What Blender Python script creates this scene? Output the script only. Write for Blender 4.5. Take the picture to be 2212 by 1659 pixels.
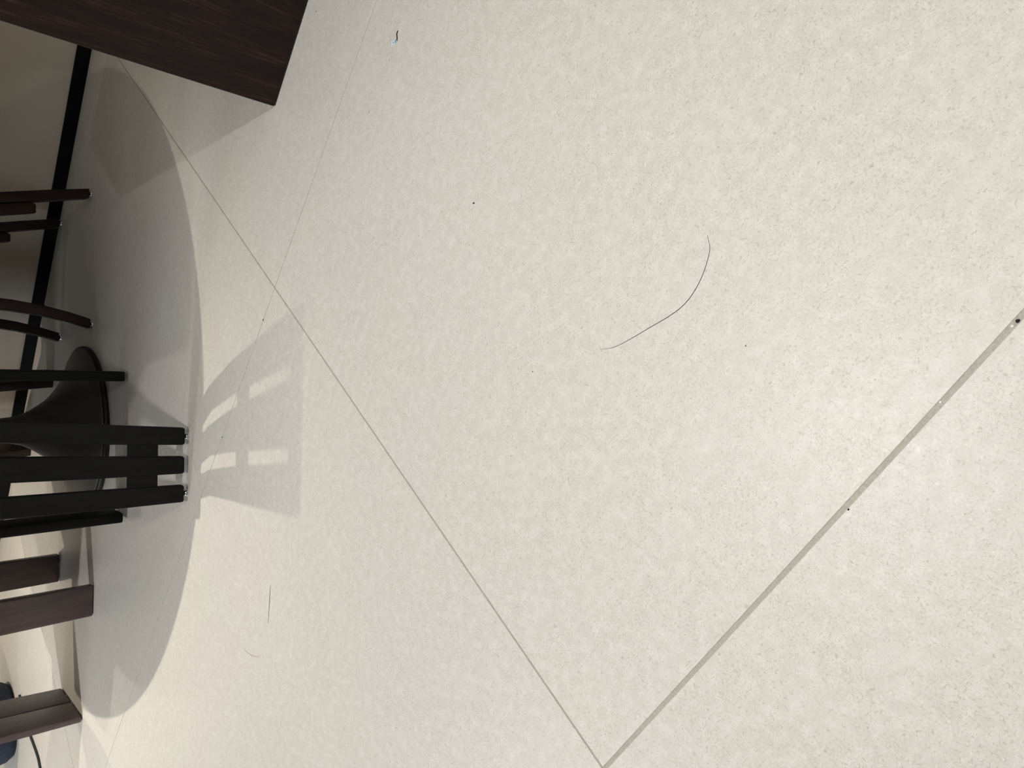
import bpy, bmesh, math, random
from mathutils import Vector, Matrix

for o in list(bpy.data.objects):
    bpy.data.objects.remove(o, do_unlink=True)
scene = bpy.context.scene
COL = scene.collection

# ------------------------------------------------------------------ camera
CAM_H = 0.762
cd = bpy.data.cameras.new('camera')
cd.sensor_fit = 'HORIZONTAL'
cd.sensor_width = 36.0
cd.lens = 36.0 * 1480.0 / 2212.0
cd.clip_start = 0.02
cam = bpy.data.objects.new('camera', cd)
COL.objects.link(cam)
rx = Vector((0.78670097, 0.61732039, 0.0041372))      # phone held upright: right
ry = Vector((0.44695745, -0.56494545, -0.69358898))   # down
rz = Vector((-0.42582933, 0.54749628, -0.72035908))   # forward
m = Matrix.Identity(4)
for i in range(3):                                     # the photo is stored turned by 90 degrees
    m[i][0] = ry[i]; m[i][1] = rx[i]; m[i][2] = -rz[i]
m[2][3] = CAM_H
cam.matrix_world = m
scene.camera = cam

# ------------------------------------------------------------------ world, lights, exposure
scene.view_settings.view_transform = 'Standard'
scene.view_settings.look = 'None'
scene.view_settings.gamma = 1.0
scene.view_settings.use_curve_mapping = False
scene.view_settings.exposure = 0.0

w = bpy.data.worlds.new('world'); scene.world = w
w.use_nodes = True
w.node_tree.nodes['Background'].inputs[0].default_value = (0.75, 0.85, 1.0, 1)
w.node_tree.nodes['Background'].inputs[1].default_value = 0.6

CEIL = 2.40
LZ = 2.38
# ceiling downlights: (x, y, watts, colour, beam angle, beam softness, source radius)
DOWNLIGHTS = [
    (-2.088, 1.915, 48, (1.0, 0.91, 0.79), 78, 1.0, 0.012),
    (0.952, -0.159, 42, (1.0, 0.985, 0.955), 140, 1.0, 0.015),
    (1.00, 1.25, 3, (1.0, 0.97, 0.92), 140, 1.0, 0.04),
    (-0.70, 0.55, 36, (1.0, 0.985, 0.96), 94, 1.0, 0.06),
    (-3.50, 0.45, 60, (1.0, 0.97, 0.94), 130, 1.0, 0.06),
    (-3.40, 2.62, 28, (1.0, 0.87, 0.70), 100, 1.0, 0.03),
]
WINDOW_WATTS = 50

def area_light(name, loc, rot, sx, sy, power, col):
    l = bpy.data.lights.new(name, 'AREA'); l.shape = 'RECTANGLE'
    l.size = sx; l.size_y = sy; l.energy = power; l.color = col
    o = bpy.data.objects.new(name, l); COL.objects.link(o)
    o.location = loc; o.rotation_euler = rot
    return o
# daylight entering by the window in the left wall
WIN_Y0, WIN_Y1, WIN_Z0, WIN_Z1 = -0.85, 0.65, 0.85, 2.1
area_light('window_daylight', (-6.46, (WIN_Y0+WIN_Y1)/2, (WIN_Z0+WIN_Z1)/2), (0, -math.pi/2, 0),
           WIN_Z1-WIN_Z0, WIN_Y1-WIN_Y0, WINDOW_WATTS, (0.72, 0.84, 1.0))

# ------------------------------------------------------------------ materials
def srgb(r, g, b):
    f = lambda c: ((c/255)/12.92 if c/255 <= 0.04045 else (((c/255)+0.055)/1.055)**2.4)
    return (f(r), f(g), f(b), 1)

def mat(name):
    mm = bpy.data.materials.new(name); mm.use_nodes = True
    nt = mm.node_tree
    return mm, nt, nt.nodes['Principled BSDF']

def N(nt, t, **kw):
    n = nt.nodes.new(t)
    for k, v in kw.items():
        if k in n.inputs.keys(): n.inputs[k].default_value = v
        else: setattr(n, k, v)
    return n

def ramp(nt, src, p0, p1, c0=(0, 0, 0, 1), c1=(1, 1, 1, 1)):
    r = nt.nodes.new('ShaderNodeValToRGB')
    r.color_ramp.elements[0].position = p0; r.color_ramp.elements[0].color = c0
    r.color_ramp.elements[1].position = p1; r.color_ramp.elements[1].color = c1
    nt.links.new(src, r.inputs[0])
    return r

def mixc(nt, fac, a, b, mode='MIX'):
    n = nt.nodes.new('ShaderNodeMix'); n.data_type = 'RGBA'; n.blend_type = mode
    for idx, v in ((0, fac), (6, a), (7, b)):
        if hasattr(v, 'is_linked'): nt.links.new(v, n.inputs[idx])
        else: n.inputs[idx].default_value = v
    return n.outputs[2]

def math_(nt, op, a, b=0.0):
    n = nt.nodes.new('ShaderNodeMath'); n.operation = op
    for i, v in enumerate((a, b)):
        if hasattr(v, 'is_linked'): nt.links.new(v, n.inputs[i])
        else: n.inputs[i].default_value = v
    return n.outputs[0]

def plain(name, col, rough=0.5, metal=0.0, spec=0.5, bump=0.0, bscale=200, var=0.0, vscale=6):
    mm, nt, b = mat(name)
    b.inputs['Base Color'].default_value = col
    b.inputs['Roughness'].default_value = rough
    b.inputs['Metallic'].default_value = metal
    b.inputs['Specular IOR Level'].default_value = spec
    g = N(nt, 'ShaderNodeNewGeometry')
    if var > 0:
        n = N(nt, 'ShaderNodeTexNoise', Scale=vscale, Detail=4.0)
        nt.links.new(g.outputs['Position'], n.inputs['Vector'])
        dark = tuple(c*(1-var) for c in col[:3]) + (1,)
        lite = tuple(min(1, c*(1+var)) for c in col[:3]) + (1,)
        r = ramp(nt, n.outputs['Fac'], 0.35, 0.65, dark, lite)
        nt.links.new(r.outputs[0], b.inputs['Base Color'])
    if bump > 0:
        n = N(nt, 'ShaderNodeTexNoise', Scale=bscale, Detail=3.0)
        nt.links.new(g.outputs['Position'], n.inputs['Vector'])
        bp = N(nt, 'ShaderNodeBump', Strength=bump, Distance=0.001)
        nt.links.new(n.outputs['Fac'], bp.inputs['Height'])
        nt.links.new(bp.outputs[0], b.inputs['Normal'])
    return mm

def tile_material():
    mm, nt, b = mat('stone_look_tile')
    L = nt.links
    g = N(nt, 'ShaderNodeNewGeometry')
    oi = N(nt, 'ShaderNodeObjectInfo')
    sc = N(nt, 'ShaderNodeVectorMath', operation='MULTIPLY')
    cmb = N(nt, 'ShaderNodeCombineXYZ')
    L.new(oi.outputs['Random'], cmb.inputs[0]); L.new(oi.outputs['Random'], cmb.inputs[1])
    L.new(cmb.outputs[0], sc.inputs[0]); sc.inputs[1].default_value = (37.0, 91.0, 0)
    ad = N(nt, 'ShaderNodeVectorMath', operation='ADD')
    L.new(g.outputs['Position'], ad.inputs[0]); L.new(sc.outputs[0], ad.inputs[1])
    P = ad.outputs[0]
    def noise(scale, detail=2.0, rough=0.5, dist=0.0):
        n = N(nt, 'ShaderNodeTexNoise', Scale=scale, Detail=detail, Roughness=rough, Distortion=dist)
        L.new(P, n.inputs['Vector']); return n.outputs['Fac']
    base = (0.634, 0.622, 0.572, 1)
    light = (0.714, 0.70, 0.650, 1)
    warm = (0.650, 0.610, 0.565, 1)
    grey = (0.500, 0.470, 0.415, 1)
    dark = (0.300, 0.275, 0.225, 1)
    # slow clouding of tone, then mid-size mottling
    c = mixc(nt, ramp(nt, noise(3.2, 3), 0.38, 0.64).outputs[0], base, warm)
    c = mixc(nt, ramp(nt, noise(60, 3, 0.6), 0.42, 0.72).outputs[0], c, light)
    # fine grain of grey and pale flecks
    mott = math_(nt, 'MULTIPLY', ramp(nt, noise(330, 3, 0.65), 0.50, 0.68).outputs[0],
                 ramp(nt, noise(16, 3), 0.28, 0.60).outputs[0])
    c = mixc(nt, math_(nt, 'MULTIPLY', mott, 0.62), c, grey)
    pale = ramp(nt, noise(280, 2, 0.6), 0.60, 0.74).outputs[0]
    c = mixc(nt, math_(nt, 'MULTIPLY', pale, 0.75), c, (0.79, 0.775, 0.72, 1))
    # short dark wriggles: thin ridges of distorted noise, broken up by masks, in two sizes
    def wriggle(sc, w0, w1, msc, m0, m1):
        rid = math_(nt, 'ABSOLUTE', math_(nt, 'SUBTRACT', noise(sc, 0.8, 0.4, 0.5), 0.5))
        line = ramp(nt, rid, w0, w1, (1, 1, 1, 1), (0, 0, 0, 1)).outputs[0]
        return math_(nt, 'MULTIPLY', line, ramp(nt, noise(msc, 1.0), m0, m1).outputs[0])
    patch = ramp(nt, noise(11, 2.0), 0.30, 0.56).outputs[0]
    w1_ = math_(nt, 'MULTIPLY', wriggle(115, 0.006, 0.026, 165, 0.55, 0.62), 0.40)
    w2_ = math_(nt, 'MULTIPLY', math_(nt, 'MULTIPLY', wriggle(240, 0.008, 0.042, 290, 0.50, 0.58), patch), 0.42)
    c = mixc(nt, math_(nt, 'MAXIMUM', w1_, w2_), c, dark)
    # rare tiny specks and larger grey flecks
    v = N(nt, 'ShaderNodeTexVoronoi', Scale=150.0); L.new(P, v.inputs['Vector'])
    sp = ramp(nt, v.outputs['Distance'], 0.06, 0.12, (1, 1, 1, 1), (0, 0, 0, 1)).outputs[0]
    sep = N(nt, 'ShaderNodeSeparateColor'); L.new(v.outputs['Color'], sep.inputs[0])
    pick = ramp(nt, sep.outputs[0], 0.88, 0.90).outputs[0]
    c = mixc(nt, math_(nt, 'MULTIPLY', math_(nt, 'MULTIPLY', sp, pick), 0.60), c, dark)
    v2 = N(nt, 'ShaderNodeTexVoronoi', Scale=42.0); L.new(P, v2.inputs['Vector'])
    sp2 = ramp(nt, v2.outputs['Distance'], 0.07, 0.16, (1, 1, 1, 1), (0, 0, 0, 1)).outputs[0]
    sep2 = N(nt, 'ShaderNodeSeparateColor'); L.new(v2.outputs['Color'], sep2.inputs[0])
    pick2 = ramp(nt, sep2.outputs[1], 0.86, 0.88).outputs[0]
    c = mixc(nt, math_(nt, 'MULTIPLY', math_(nt, 'MULTIPLY', sp2, pick2), 0.40), c, grey)
    L.new(c, b.inputs['Base Color'])
    rr = ramp(nt, noise(120, 3), 0.3, 0.7, (0.36, 0.36, 0.36, 1), (0.50, 0.50, 0.50, 1))
    L.new(rr.outputs[0], b.inputs['Roughness'])
    b.inputs['Specular IOR Level'].default_value = 0.42
    hsum = math_(nt, 'ADD', noise(95, 3, 0.55), math_(nt, 'MULTIPLY', noise(26, 2), 0.8))
    bp = N(nt, 'ShaderNodeBump', Strength=0.30, Distance=0.0016)
    L.new(hsum, bp.inputs['Height']); L.new(bp.outputs[0], b.inputs['Normal'])
    return mm

def wood_material(name, c_dark, c_mid, c_light, along='Z', rough=0.42, scale=1.0, spec=0.35):
    mm, nt, b = mat(name)
    L = nt.links
    g = N(nt, 'ShaderNodeNewGeometry')
    mp = N(nt, 'ShaderNodeMapping')
    s = [9.0*scale]*3
    s['XYZ'.index(along)] = 0.9*scale
    mp.inputs['Scale'].default_value = s
    L.new(g.outputs['Position'], mp.inputs['Vector'])
    n1 = N(nt, 'ShaderNodeTexNoise', Scale=2.2, Detail=5.0, Roughness=0.55, Distortion=0.9)
    L.new(mp.outputs[0], n1.inputs['Vector'])
    mp2 = N(nt, 'ShaderNodeMapping')
    s2 = [320.0*scale]*3
    s2['XYZ'.index(along)] = 9.0*scale
    mp2.inputs['Scale'].default_value = s2
    L.new(g.outputs['Position'], mp2.inputs['Vector'])
    n2 = N(nt, 'ShaderNodeTexNoise', Scale=1.0, Detail=3.0, Roughness=0.6)
    L.new(mp2.outputs[0], n2.inputs['Vector'])
    c = ramp(nt, n1.outputs['Fac'], 0.34, 0.68, c_dark, c_mid).outputs[0]
    st = math_(nt, 'MULTIPLY', ramp(nt, n2.outputs['Fac'], 0.50, 0.74).outputs[0],
               ramp(nt, n1.outputs['Fac'], 0.40, 0.66).outputs[0])
    c = mixc(nt, st, c, c_light)
    L.new(c, b.inputs['Base Color'])
    b.inputs['Roughness'].default_value = rough
    b.inputs['Specular IOR Level'].default_value = spec
    bp = N(nt, 'ShaderNodeBump', Strength=0.35, Distance=0.0006)
    L.new(n2.outputs['Fac'], bp.inputs['Height']); L.new(bp.outputs[0], b.inputs['Normal'])
    return mm

M_TILE = tile_material()
M_GROUT = plain('grout', (0.44, 0.418, 0.362, 1), 0.9, bump=0.6, bscale=900, var=0.10, vscale=420)
M_WALL = plain('wall_paint', (0.66, 0.585, 0.485, 1), 0.85, bump=0.15, bscale=400, var=0.03, vscale=2)
M_CEIL = plain('ceiling_paint', (0.80, 0.79, 0.76, 1), 0.9, var=0.02)
M_BASEB = plain('black_baseboard', (0.0022, 0.0022, 0.0022, 1), 0.6, spec=0.15, var=0.2)
M_DARKWOOD = wood_material('dark_wenge_veneer', (0.0085, 0.0040, 0.0036, 1), (0.0215, 0.0088, 0.0084, 1), (0.075, 0.042, 0.040, 1), spec=0.2)
M_EDGE = plain('black_edging', (0.004, 0.004, 0.004, 1), 0.5)
M_BLACKCH = wood_material('black_stained_wood', (0.0026, 0.0029, 0.0036, 1), (0.0046, 0.0050, 0.0060, 1), (0.0070, 0.0074, 0.0085, 1), rough=0.6, spec=0.2, scale=2)
M_BROWNCH = wood_material('purple_brown_stained_wood', (0.078, 0.052, 0.056, 1), (0.118, 0.080, 0.086, 1), (0.135, 0.096, 0.102, 1), rough=0.38, spec=0.6, scale=2)
M_REDCH = wood_material('red_brown_stained_wood', (0.0135, 0.0052, 0.0040, 1), (0.026, 0.0095, 0.0072, 1), (0.036, 0.016, 0.012, 1), rough=0.42, scale=2)
M_PED = plain('charcoal_powder_coat', (0.062, 0.061, 0.060, 1), 0.42, spec=0.6, bump=0.25, bscale=1200)
M_TOP = wood_material('table_top_wood', (0.030, 0.018, 0.014, 1), (0.055, 0.032, 0.024, 1), (0.08, 0.05, 0.04, 1), along='X')
M_GLIDE = plain('polished_steel_glide', (0.82, 0.84, 0.88, 1), 0.12, metal=1.0)
M_SEAT = plain('dark_seat_pad', (0.018, 0.018, 0.020, 1), 0.8, bump=0.3, bscale=600)
M_NAVY = plain('navy_fabric', (0.030, 0.040, 0.070, 1), 0.9, bump=0.5, bscale=500, var=0.15, vscale=40)
M_CABLE = plain('grey_rubber', (0.030, 0.034, 0.036, 1), 0.55)
M_HAIR = plain('dark_hair', (0.020, 0.017, 0.014, 1), 0.4)
M_BROWNHAIR = plain('brown_hair', (0.22, 0.16, 0.12, 1), 0.5)
M_CRUMB = plain('dark_crumb', (0.012, 0.010, 0.008, 1), 0.8)
M_WCRUMB = plain('white_crumb', (0.85, 0.84, 0.78, 1), 0.5)
M_FOIL = plain('pale_blue_wrapper', (0.70, 0.78, 0.86, 1), 0.25)
M_FOILMARK = plain('wrapper_print', (0.10, 0.17, 0.20, 1), 0.4)
M_FRAME = plain('white_window_frame', (0.75, 0.75, 0.73, 1), 0.4)
mg, nt, b = mat('lamp_lens')
b.inputs['Base Color'].default_value = (0.9, 0.9, 0.88, 1)
b.inputs['Emission Color'].default_value = (1.0, 0.92, 0.80, 1); b.inputs['Emission Strength'].default_value = 6.0
M_LENS = mg
mg, nt, b = mat('window_glass')
b.inputs['Base Color'].default_value = (0.95, 0.97, 1, 1); b.inputs['Roughness'].default_value = 0.02
b.inputs['Transmission Weight'].default_value = 1.0; b.inputs['IOR'].default_value = 1.45
M_GLASS = mg

# ------------------------------------------------------------------ helpers
def new_obj(name, me, material=None, parent=None):
    o = bpy.data.objects.new(name, me); COL.objects.link(o)
    if material: me.materials.append(material)
    if parent: o.parent = parent
    return o

def finish(name, bm, material, parent=None, origin=(0, 0, 0), smooth=False):
    bmesh.ops.recalc_face_normals(bm, faces=bm.faces)
    bmesh.ops.translate(bm, vec=-Vector(origin), verts=bm.verts)
    me = bpy.data.meshes.new(name); bm.to_mesh(me); bm.free()
    if smooth:
        for p in me.polygons: p.use_smooth = True
    return new_obj(name, me, material, parent)

def thing(name, label, cat, loc, group=None):
    o = bpy.data.objects.new(name, None); COL.objects.link(o)
    o.empty_display_size = 0.1; o.location = loc
    tag(o, label, cat, group)
    return o

def tag(o, label, cat, group=None):
    o['label'] = label; o['category'] = cat
    if group: o['group'] = group
    return o

def structure(o):
    o['kind'] = 'structure'; return o

def bm_box(bm, x0, x1, y0, y1, z0, z1, bev=0.0, seg=2):
    vs = [bm.verts.new(p) for p in ((x0, y0, z0), (x1, y0, z0), (x1, y1, z0), (x0, y1, z0),
                                    (x0, y0, z1), (x1, y0, z1), (x1, y1, z1), (x0, y1, z1))]
    fs = [bm.faces.new([vs[i] for i in f]) for f in ((0, 3, 2, 1), (4, 5, 6, 7), (0, 1, 5, 4), (1, 2, 6, 5), (2, 3, 7, 6), (3, 0, 4, 7))]
    if bev > 0:
        es = list({e for f in fs for e in f.edges})
        bmesh.ops.bevel(bm, geom=es, offset=bev, segments=seg, affect='EDGES', profile=0.5)

def box(name, x0, x1, y0, y1, z0, z1, material, parent=None, bev=0.0, origin=(0, 0, 0)):
    bm = bmesh.new(); bm_box(bm, x0, x1, y0, y1, z0, z1, bev)
    return finish(name, bm, material, parent, origin)

def loft(name, sections, material, parent=None, origin=(0, 0, 0), bev=0.003):
    """sections: list of 4-corner rings from bottom to top; closed, edges bevelled."""
    bm = bmesh.new(); rings = []
    for s in sections: rings.append([bm.verts.new(p) for p in s])
    n = len(sections[0])
    for a, c in zip(rings[:-1], rings[1:]):
        for i in range(n):
            bm.faces.new((a[i], a[(i+1) % n], c[(i+1) % n], c[i]))
    bm.faces.new(rings[0][::-1]); bm.faces.new(rings[-1])
    if bev > 0:
        es = []
        for a, c in zip(rings[:-1], rings[1:]):
            for i in range(n): es.append(bm.edges.get((a[i], c[i])))
        for r in (rings[0], rings[-1]):
            for i in range(n): es.append(bm.edges.get((r[i], r[(i+1) % n])))
        bmesh.ops.bevel(bm, geom=es, offset=bev, segments=3, affect='EDGES', profile=0.5)
    o = finish(name, bm, material, parent, origin, True)
    o.data.set_sharp_from_angle(angle=math.radians(42))
    return o

def ring(c, ax, ay, hx, hy):
    """rectangle about c spanned by unit vectors ax, ay and half sizes"""
    c = Vector(c)
    return [c - ax*hx - ay*hy, c + ax*hx - ay*hy, c + ax*hx + ay*hy, c - ax*hx + ay*hy]

def lathe(name, prof, material, parent=None, origin=(0, 0, 0), center=(0, 0), seg=64, smooth=True):
    bm = bmesh.new(); rows = []
    for r, z in prof:
        if r < 1e-6: rows.append([bm.verts.new((center[0], center[1], z))])
        else: rows.append([bm.verts.new((center[0]+r*math.cos(2*math.pi*i/seg), center[1]+r*math.sin(2*math.pi*i/seg), z)) for i in range(seg)])
    for a, c in zip(rows[:-1], rows[1:]):
        for i in range(seg):
            j = (i+1) % seg
            if len(a) == 1 and len(c) == 1: continue
            if len(a) == 1: bm.faces.new((a[0], c[j], c[i]))
            elif len(c) == 1: bm.faces.new((a[i], a[j], c[0]))
            else: bm.faces.new((a[i], a[j], c[j], c[i]))
    return finish(name, bm, material, parent, origin, smooth)

def catmull(pts, k=8):
    P = [Vector(p) for p in pts]; P = [P[0]*2-P[1]] + P + [P[-1]*2-P[-2]]
    out = []
    for i in range(1, len(P)-2):
        for j in range(k):
            t = j/k
            out.append(0.5*((2*P[i]) + (P[i+1]-P[i-1])*t + (2*P[i-1]-5*P[i]+4*P[i+1]-P[i+2])*t*t + (3*P[i]-P[i-1]-3*P[i+1]+P[i+2])*t**3))
    out.append(P[-2]); return out

def tube(name, pts, r, material, parent=None, origin=(0, 0, 0), seg=6, k=8, taper=False):
    pts = catmull(pts, k); bm = bmesh.new(); rows = []
    n = len(pts)
    for i, p in enumerate(pts):
        t = (pts[min(i+1, n-1)] - pts[max(i-1, 0)]).normalized()
        s = t.cross(Vector((0, 0, 1)))
        s = s.normalized() if s.length > 1e-4 else Vector((1, 0, 0))
        u = s.cross(t)
        rr = r
        if taper: rr = r*(0.35+0.65*math.sin(math.pi*min(0.97, max(0.03, i/(n-1)))))
        rows.append([bm.verts.new(p + s*rr*math.cos(2*math.pi*j/seg) + u*rr*math.sin(2*math.pi*j/seg)) for j in range(seg)])
    for a, c in zip(rows[:-1], rows[1:]):
        for j in range(seg):
            bm.faces.new((a[j], a[(j+1) % seg], c[(j+1) % seg], c[j]))
    bm.faces.new(rows[0][::-1]); bm.faces.new(rows[-1])
    return finish(name, bm, material, parent, origin, True)

UP = Vector((0, 0, 1))
def V2(p, z=0.0): return Vector((p[0], p[1], z))

# ------------------------------------------------------------------ room shell
X0, X1, Y0, Y1 = -6.5, 2.6, -3.0, 3.117
floor = structure(box('floor', X0, X1, Y0, Y1, -0.06, -0.0014, M_GROUT))
# joints: x and y positions with their widths
jx = [(-3.147, 0.003), (-0.747, 0.0034), (1.653, 0.003)]
jy = [(-1.083, 0.003), (0.1165, 0.0054), (1.3190, 0.0030)]
xs = [(X0, 0)] + jx + [(X1, 0)]
ys = [(Y0, 0)] + jy + [(Y1, 0)]
for i in range(len(xs)-1):
    for j in range(len(ys)-1):
        a0 = xs[i][0] + xs[i][1]/2; a1 = xs[i+1][0] - xs[i+1][1]/2
        b0 = ys[j][0] + ys[j][1]/2; b1 = ys[j+1][0] - ys[j+1][1]/2
        bm = bmesh.new(); bm_box(bm, a0, a1, b0, b1, -0.010, 0.0)
        for v in bm.verts:                                      # the long joints run very slightly askew
            if X0+0.01 < v.co.x < X1-0.01: v.co.x += 0.0074*(v.co.y-1.318)
        top = [e for e in bm.edges if all(v.co.z > -0.001 for v in e.verts)]
        bmesh.ops.bevel(bm, geom=top, offset=0.0005, segments=1, affect='EDGES', profile=0.5)
        finish('tile', bm, M_TILE, floor)

structure(box('wall_back', X0-0.1, X1+0.1, Y1, Y1+0.1, -0.06, CEIL, M_WALL))
structure(box('wall_right', X1, X1+0.1, Y0-0.1, Y1, -0.06, CEIL, M_WALL))
structure(box('wall_front', X0-0.1, X1+0.1, Y0-0.1, Y0, -0.06, CEIL, M_WALL))
bm = bmesh.new()
bm_box(bm, X0-0.1, X0, Y0, WIN_Y0, -0.06, CEIL)
bm_box(bm, X0-0.1, X0, WIN_Y1, Y1, -0.06, CEIL)
bm_box(bm, X0-0.1, X0, WIN_Y0, WIN_Y1, -0.06, WIN_Z0)
bm_box(bm, X0-0.1, X0, WIN_Y0, WIN_Y1, WIN_Z1, CEIL)
structure(finish('wall_left', bm, M_WALL))
structure(box('ceiling', X0-0.1, X1+0.1, Y0-0.1, Y1+0.1, CEIL, CEIL+0.08, M_CEIL))
structure(box('baseboard_back', X0, X1, Y1-0.010, Y1, 0.0, 0.047, M_BASEB, bev=0.002))
win = bpy.data.objects.new('window_1', None); COL.objects.link(win); structure(win)
win.location = (X0-0.05, (WIN_Y0+WIN_Y1)/2, WIN_Z0)
og = tuple(win.location)
bm = bmesh.new()
bm_box(bm, X0-0.08, X0-0.02, WIN_Y0, WIN_Y0+0.05, WIN_Z0, WIN_Z1)
bm_box(bm, X0-0.08, X0-0.02, WIN_Y1-0.05, WIN_Y1, WIN_Z0, WIN_Z1)
bm_box(bm, X0-0.08, X0-0.02, WIN_Y0+0.05, WIN_Y1-0.05, WIN_Z0, WIN_Z0+0.05)
bm_box(bm, X0-0.08, X0-0.02, WIN_Y0+0.05, WIN_Y1-0.05, WIN_Z1-0.05, WIN_Z1)
finish('window_frame', bm, M_FRAME, win, og)
box('window_pane', X0-0.055, X0-0.049, WIN_Y0+0.05, WIN_Y1-0.05, WIN_Z0+0.05, WIN_Z1-0.05, M_GLASS, win, origin=og)

# ------------------------------------------------------------------ ceiling downlights
DL_LABELS = ['round recessed ceiling downlight above the round table',
             'round recessed ceiling downlight in front of the dark cabinet, farther from it',
             'round recessed ceiling downlight close in front of the dark cabinet',
             'round recessed ceiling downlight above the open tiled floor',
             'round recessed ceiling downlight nearest the window',
             'round recessed ceiling downlight close to the beige wall, by the navy pouf']
for (x, y, watts, col, ang, soft, rad), lab in zip(DOWNLIGHTS, DL_LABELS):
    t = thing('ceiling_downlight', lab, 'light', (x, y, CEIL), 'recessed ceiling downlights')
    og = (x, y, CEIL)
    lathe('trim_ring', [(0.034, CEIL-0.004), (0.05, CEIL-0.006), (0.055, CEIL-0.001), (0.034, CEIL-0.001), (0.034, CEIL-0.004)], M_FRAME, t, og, (x, y), 32)
    lathe('lens', [(0.0, CEIL-0.003), (0.033, CEIL-0.003), (0.033, CEIL-0.001), (0.0, CEIL-0.001)], M_LENS, t, og, (x, y), 32)
    l = bpy.data.lights.new('downlight_beam', 'SPOT')
    l.energy = watts*math.pi; l.color = col; l.shadow_soft_size = rad
    l.spot_size = math.radians(ang); l.spot_blend = soft
    o = bpy.data.objects.new('downlight_beam', l); COL.objects.link(o)
    o.location = (x, y, LZ)

# ------------------------------------------------------------------ dark wood cabinet
CX, CY, CH, CD = -0.416, 1.578, 0.80, 0.30
t = thing('wooden_cabinet', 'tall dark wenge wood cabinet panel standing on the tiles with black bottom edge', 'cabinet', (CX+0.7, CY+CD/2, 0))
og = tuple(t.location)
box('plinth', CX+0.0015, CX+1.4, CY+0.002, CY+CD, 0.0, 0.004, M_EDGE, t, origin=og)
box('body', CX+0.001, CX+1.4, CY+0.018, CY+CD, 0.004, CH-0.025, M_DARKWOOD, t, 0.001, og)
box('front_panel', CX, CX+1.4, CY, CY+0.0175, 0.004, CH-0.025, M_DARKWOOD, t, 0.0012, og)
box('edge_band', CX-0.0008, CX+0.0002, CY+0.001, CY+CD, 0.004, CH-0.025, M_EDGE, t, origin=og)
box('top', CX-0.0, CX+1.4, CY, CY+CD, CH-0.0245, CH, M_DARKWOOD, t, 0.0012, og)

# ------------------------------------------------------------------ round table
TC = (-1.995, 2.275); TR = 0.838; TZ = 0.76
t = thing('round_table', 'round dark table on a charcoal trumpet-shaped pedestal with a wide disc foot', 'table', (TC[0], TC[1], 0))
og = tuple(t.location)
lathe('pedestal', [(0.0, 0.0195), (0.306, 0.0195), (0.300, 0.0235), (0.25, 0.040), (0.20, 0.062), (0.157, 0.088), (0.130, 0.107), (0.108, 0.127),
                   (0.089, 0.152), (0.072, 0.176), (0.057, 0.202), (0.047, 0.240), (0.042, 0.30), (0.040, 0.45), (0.042, 0.60), (0.06, 0.68), (0.10, 0.722), (0.0, 0.722)],
      M_PED, t, og, TC, 96)
lathe('base_rim', [(0.0, 0.0), (0.309, 0.0), (0.313, 0.003), (0.314, 0.010), (0.313, 0.016), (0.307, 0.0192), (0.0, 0.0192)], M_EDGE, t, og, TC, 96)
lathe('support_plate', [(0.0, 0.723), (0.25, 0.723), (0.25, 0.731), (0.0, 0.731)], M_PED, t, og, TC, 48, False)
lathe('table_top', [(0.0, 0.7315), (TR-0.02, 0.7315), (TR-0.004, 0.738), (TR, 0.748), (TR-0.002, 0.757), (TR-0.007, TZ), (0.0, TZ)], M_TOP, t, og, TC, 128, True)

# ------------------------------------------------------------------ slat-back chairs (three back slats run down to the floor)
def glide(parent, p, og, r=0.010, top=0.012):
    lathe('glide', [(0.0, 0.0), (r, 0.0), (r*1.05, top*0.25), (r*0.7, top*0.65), (r*0.45, top+0.001), (0.0, top+0.001)], M_GLIDE, parent, og, (p[0], p[1]), 20)

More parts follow.
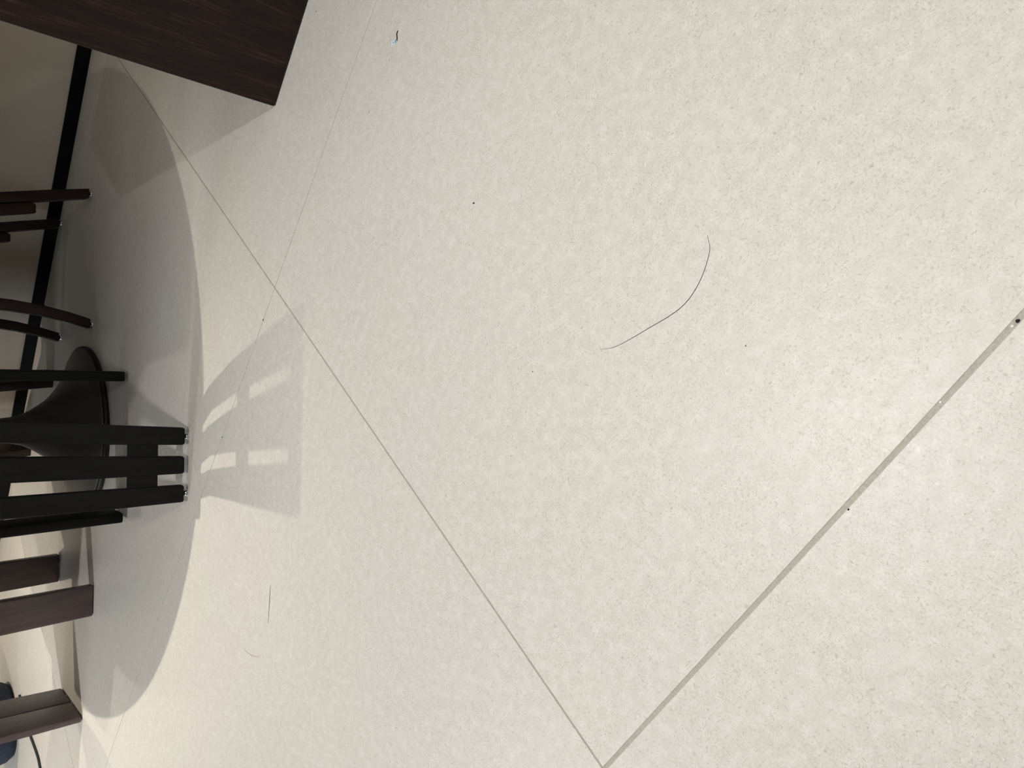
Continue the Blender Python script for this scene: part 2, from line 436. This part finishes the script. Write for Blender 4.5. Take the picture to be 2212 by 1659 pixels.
def slat_chair(name, label, rear, front, material, half=0.24, sway=0.0, slats=((-0.0805, 0.0245), (0.0, 0.0245), (0.0805, 0.0245)), foot=0.012, fan=0.0125):
    rear = V2(rear); front = V2(front)
    fw = (front-rear).normalized(); rt = fw.cross(UP)          # chair's own right
    mid = (rear+front)/2
    t = thing(name, label, 'chair', mid)
    og = tuple(mid)
    zs = [(0.004, 0.0, 0.0), (0.22, 0.012, 0.45), (0.43, 0.024, 1.0), (0.62, 0.000, 1.55), (0.90, -0.085, 2.3)]
    for off, hw0 in slats:
        secs = []
        k = (off > 0) - (off < 0)
        for z, fo, g in zs:
            hw = hw0 + (0.0078 if k == 0 else 0.0026)*g + (0.006 if z > 0.5 else 0)*(g-1)
            c = rear + fw*fo + rt*(off + k*fan*g + sway*min(g, 1)) + UP*max(z, foot)
            if z < 0.02: c.z = foot
            secs.append(ring(c, rt, fw, hw, 0.012))
        sl = loft('back_slat', secs, material, t, og, 0.007)
        if k != 0:
            p = rear + rt*off
            glide(sl, p, (0, 0, 0), 0.010, foot); sl.children[0].data.transform(Matrix.Translation(-mid))
    # rails that tie the slats together
    bm_c = rear + fw*0.006
    for nm, z0, z1, fo, ext in (('bottom_rail', 0.080, 0.155, 0.0045, abs(slats[0][0])), ('back_rail', 0.655, 0.735, -0.012, 0.10), ('top_rail', 0.865, 0.91, -0.085, 0.145)):
        c = rear + fw*fo
        a = [ring(c+UP*z+rt*sway*min(1, z/0.43), rt, fw, ext, 0.006) for z in (z0, z1)]
        loft(nm, a, material, t, og, 0.002)
    for s in (-1, 1):
        c = front + rt*s*half
        lg = loft('leg', [ring(c+UP*foot, rt, fw, 0.0165, 0.058), ring(c+UP*0.463, rt, fw, 0.0165, 0.062)], material, t, og, 0.006)
        glide(lg, c + fw*0.03, (0, 0, 0), 0.010, foot); lg.children[0].data.transform(Matrix.Translation(-mid))
        # side rail under the seat
        a = front + rt*s*(half-0.03) - fw*0.05; e = rear + rt*s*0.15 + fw*0.09
        d = (e-a).normalized(); n = d.cross(UP)
        loft('side_rail', [ring(a+UP*0.452, n, UP, 0.010, 0.012), ring(e+UP*0.452, n, UP, 0.010, 0.012)], material, t, og, 0.002)
    c0 = rear + fw*0.085; c1 = front + fw*0.06
    d = (c1-c0)
    lo = [c0 - rt*0.165, c0 + rt*0.165, c1 + rt*(half+0.018), c1 - rt*(half+0.018)]
    loft('seat', [[p+UP*0.465 for p in lo], [p+UP*0.492 for p in lo]], M_SEAT, t, og, 0.010)
    return t

slat_chair('slat_back_chair', 'black wooden chair with three back slats down to the floor, at the round table',
           (-1.4150, 1.4400), (-1.750, 1.896), M_BLACKCH, half=0.236, sway=0.018)
slat_chair('slat_back_chair', 'purple-brown wooden chair with wide plank legs tucked at the round table',
           (-2.975, 1.712), (-2.565, 1.992), M_BROWNCH, half=0.241, slats=((-0.0765, 0.0740), (0.0765, 0.0740)), foot=0.0025, fan=0.0035)

# ------------------------------------------------------------------ red-brown chair with curved front legs, by the wall
def post_chair(name, label, rl, rr, fl, fr, material, braces=True):
    rl, rr, fl, fr = [V2(p) for p in (rl, rr, fl, fr)]
    mid = (rl+rr+fl+fr)/4
    t = thing(name, label, 'chair', mid); og = tuple(mid)
    fw = ((fl+fr)/2 - (rl+rr)/2).normalized(); rt = fw.cross(UP)
    for p in (rl, rr):                                          # straight rear posts
        rake = lambda z: 0.26*z if z < 0.28 else (0.073+0.18*(z-0.28) if z < 0.43 else 0.10-0.32*(z-0.43))
        lg = loft('rear_leg', [ring(p+UP*z+fw*rake(z), rt, fw, a_, b_) for z, a_, b_ in ((0.010, 0.017, 0.0185), (0.14, 0.0175, 0.019), (0.28, 0.018, 0.020), (0.43, 0.019, 0.021), (0.62, 0.0175, 0.019), (0.86, 0.016, 0.017))], material, t, og, 0.006)
        glide(lg, p, (0, 0, 0), 0.010, 0.010); lg.children[0].data.transform(Matrix.Translation(-mid))
        if braces:                                              # short rounded slat fixed on the inner side of the post
            secs = []
            for z, a, b_ in ((0.178, 0.010, -0.010), (0.183, 0.012, -0.006), (0.192, 0.0135, 0.0), (0.28, 0.0135, 0.0), (0.40, 0.0135, 0.0)):
                secs.append(ring(p+UP*z+fw*(rake(z)+0.041-b_*0.5), rt, fw, a, 0.0195+b_*0.5))
            loft('leg_bracket', secs, material, t, og, 0.003)
    for p, in ((fl,), (fr,)):                                   # curved front legs, feet swept forward
        secs = []
        for z, back in ((0.010, 0.0), (0.08, 0.020), (0.16, 0.037), (0.25, 0.048), (0.34, 0.053), (0.43, 0.054)):
            secs.append(ring(p - fw*back + UP*z, rt, fw, 0.0165+0.006*z, 0.018+0.008*z))
        lg = loft('front_leg', secs, material, t, og, 0.005)
        glide(lg, p, (0, 0, 0), 0.010, 0.010); lg.children[0].data.transform(Matrix.Translation(-mid))
    rl, rr = rl+fw*0.097, rr+fw*0.097
    for a, e in ((rl, rr), (fl-fw*0.054, fr-fw*0.054), (rl, fl-fw*0.054), (rr, fr-fw*0.054)):
        d = (e-a).normalized(); n = d.cross(UP)
        loft('seat_rail', [ring(a+d*0.024+UP*0.405, n, UP, 0.011, 0.022), ring(e-d*0.024+UP*0.405, n, UP, 0.011, 0.022)], material, t, og, 0.002)
    lo = [rl+fw*0.026-rt*0.0, rr+fw*0.026, fr, fl]
    cc = sum(lo, Vector())/4
    loft('seat', [[cc+(p-cc)*1.03+UP*0.431 for p in lo], [cc+(p-cc)*1.03+UP*0.47 for p in lo]], M_SEAT, t, og, 0.010)
    for z in (0.60, 0.70, 0.80):
        d = (rr-rl).normalized(); n = d.cross(UP); bk = fw*(0.003-0.32*(z-0.43))
        loft('back_slat', [ring(rl+bk+d*0.018+UP*z, n, UP, 0.009, 0.028), ring(rr+bk-d*0.018+UP*z, n, UP, 0.009, 0.028)], material, t, og, 0.003)
    return t

post_chair('post_back_chair', 'dark red-brown wooden chair with curved front legs, its back against the beige wall',
           (-1.250, 2.765), (-1.548, 3.078), (-1.627, 2.444), (-1.925, 2.775), M_REDCH)

# ------------------------------------------------------------------ narrow brown bench between the table foot and the wall
t = thing('narrow_bench', 'narrow red-brown wooden bench on plank legs, behind the table pedestal', 'bench', (-2.42, 2.88, 0))
og = tuple(t.location)
for p in (Vector((-2.155, 2.755, 0)), Vector((-2.665, 2.875, 0))):
    dv = Vector((-0.30, 0.954, 0)).normalized(); dn = dv.cross(UP)
    c = p + dv*0.065
    loft('leg', [ring(c, dn, dv, 0.019, 0.065), ring(c + Vector((-0.050, 0.0, 0.43)), dn, dv, 0.021, 0.072)], M_REDCH, t, og, 0.003)
seat = [Vector((-2.13, 2.735, 0)), Vector((-2.80, 2.86, 0)), Vector((-2.84, 3.02, 0)), Vector((-2.17, 2.895, 0))]
loft('seat_board', [[p+UP*0.431 for p in seat], [p+UP*0.463 for p in seat]], M_REDCH, t, og, 0.006)

# ------------------------------------------------------------------ navy pouf and cord at the far side
PC = (-4.055, 2.345); PR = 0.205
t = thing('floor_pouf', 'navy blue fabric pouf on the floor behind the purple-brown chair', 'pouf', (PC[0], PC[1], 0))
og = (PC[0], PC[1], 0)
lathe('cushion', [(0.0, 0.0), (PR*0.86, 0.0), (PR*0.96, 0.03), (PR, 0.09), (PR*1.01, 0.17), (PR*0.985, 0.25), (PR*0.92, 0.31), (PR*0.78, 0.35), (PR*0.4, 0.37), (0.0, 0.372)], M_NAVY, t, og, PC, 64)
lathe('top_button', [(0.0, 0.372), (0.022, 0.373), (0.018, 0.381), (0.0, 0.384)], M_NAVY, t, og, PC, 24)
tag(tube('power_cord', [(-3.74, 2.28, 0.005), (-3.715, 2.13, 0.005), (-3.69, 2.03, 0.005), (-3.645, 1.92, 0.005), (-3.63, 1.85, 0.005), (-3.655, 1.74, 0.005), (-3.76, 1.60, 0.005), (-3.95, 1.48, 0.005)],
         0.005, M_CABLE, None, seg=10), 'thin dark grey cord lying curved on the floor beside the navy pouf', 'cord')

# ------------------------------------------------------------------ small litter on the tiles
tag(tube('long_hair', [(-0.310, 0.477, 0.0003), (-0.290, 0.457, 0.0003), (-0.243, 0.431, 0.0003), (-0.195, 0.408, 0.0003), (-0.157, 0.406, 0.0003), (-0.121, 0.417, 0.0003), (-0.106, 0.432, 0.0003)],
         0.00042, M_HAIR, None, seg=5, k=10, taper=True), 'long dark curved hair lying on the open tile', 'hair')
tag(tube('short_hair', [(-1.2986, 0.9041, 0.0003), (-1.3342, 0.8816, 0.0003), (-1.3776, 0.8557, 0.0003)], 0.0006, M_HAIR, None, seg=5, taper=True),
    'short straight dark hair on the tile beyond the thin joint, near the table shadow', 'hair')

t = thing('torn_wrapper', 'tiny torn pale blue wrapper with a dark stem on the tile near the dark cabinet', 'litter', (-0.1400, 1.2105, 0))
og = tuple(t.location)
pa = Vector((-0.1355, 1.2046, 0.0)); pb = Vector((-0.1456, 1.2166, 0.0))
ax = (pb-pa).normalized(); ay = ax.cross(UP); L_ = (pb-pa).length
cc = (pa+pb)/2
def strip(nm, c, hx, hy, z0, z1, mt):
    loft(nm, [ring(c+UP*z0, ax, ay, hx, hy), ring(c+UP*z1, ax, ay, hx, hy)], mt, t, og, 0)
strip('paper', cc, L_/2, 0.0042, 0.0003, 0.0012, M_FOIL)
strip('print_band', cc-ax*L_*0.30, 0.0012, 0.0030, 0.00121, 0.0014, M_FOILMARK)
strip('print_mark', cc+ax*L_*0.10, 0.0008, 0.0016, 0.00121, 0.0014, M_FOILMARK)
tube('stem', [(-0.1348, 1.2038, 0.0010), (-0.1292, 1.2076, 0.0013), (-0.1248, 1.2118, 0.0012), (-0.1192, 1.2121, 0.0008)], 0.0009, M_CRUMB, t, og, seg=6)

def crumb(p, r, label, material=M_CRUMB, stretch=1.0, rot=0.0, seed=0):
    rnd = random.Random(seed)
    bm = bmesh.new(); bmesh.ops.create_icosphere(bm, subdivisions=1, radius=r)
    for v in bm.verts:
        v.co *= 0.85+0.3*rnd.random(); v.co.x *= stretch; v.co.z = v.co.z*0.6
    zmin = min(v.co.z for v in bm.verts)
    for v in bm.verts: v.co.z -= zmin
    bmesh.ops.rotate(bm, matrix=Matrix.Rotation(rot, 3, 'Z'), verts=bm.verts)
    o = finish('crumb', bm, material)
    o.location = p
    return tag(o, label, 'crumb')
crumb((-0.272, 0.830, 0), 0.0015, 'black oblong crumb on the open tile, between the hair and the dark cabinet', stretch=1.6, rot=2.2, seed=1)
crumb((-0.2515, 0.1125, 0), 0.0010, 'black speck beside the wide grout joint', stretch=1.3, rot=0.4, seed=2)
crumb((-0.0145, 0.1520-0.036, -0.0014), 0.0020, 'round dark grain lying in the wide grout joint', seed=3)
crumb((-0.0205, 0.1165, -0.0014), 0.0014, 'small white grain in the wide grout joint next to the dark grain', M_WCRUMB, seed=4)
crumb((-0.1105, 0.1175, -0.0014), 0.0013, 'small white grain alone in the wide grout joint', M_WCRUMB, seed=5)
crumb((-0.8365, 1.3175, 0), 0.0016, 'dark speck on the thin joint between the cabinet and the joint crossing', stretch=1.8, rot=0.2, seed=6)
crumb((-1.2035, 1.3150, 0), 0.0017, 'dark speck on the thin joint in front of the black chair', seed=7)
tag(tube('curled_hair', [(-1.5274, 0.8949, 0.0003), (-1.5208, 0.8776, 0.0003), (-1.4971, 0.8492, 0.0003), (-1.4703, 0.8308, 0.0003)], 0.0003, M_BROWNHAIR, None, seg=5, taper=True),
    'faint brown curled hair on the tile beside the short straight hair', 'hair')
crumb((-0.1846, 1.5310, 0), 0.0011, 'dark speck on the tile close to the foot of the dark cabinet', seed=8)
crumb((-0.2747, 1.2089, 0), 0.0010, 'dark speck on the tile between the torn wrapper and the joint crossing', seed=9)
crumb((-0.4092, 0.5564, 0), 0.0009, 'tiny dark speck alone on the open tile, short of the long hair', seed=10)
crumb((-0.1828, 0.3099, 0), 0.0008, 'tiny dark speck between the long hair and the wide grout joint', seed=11)
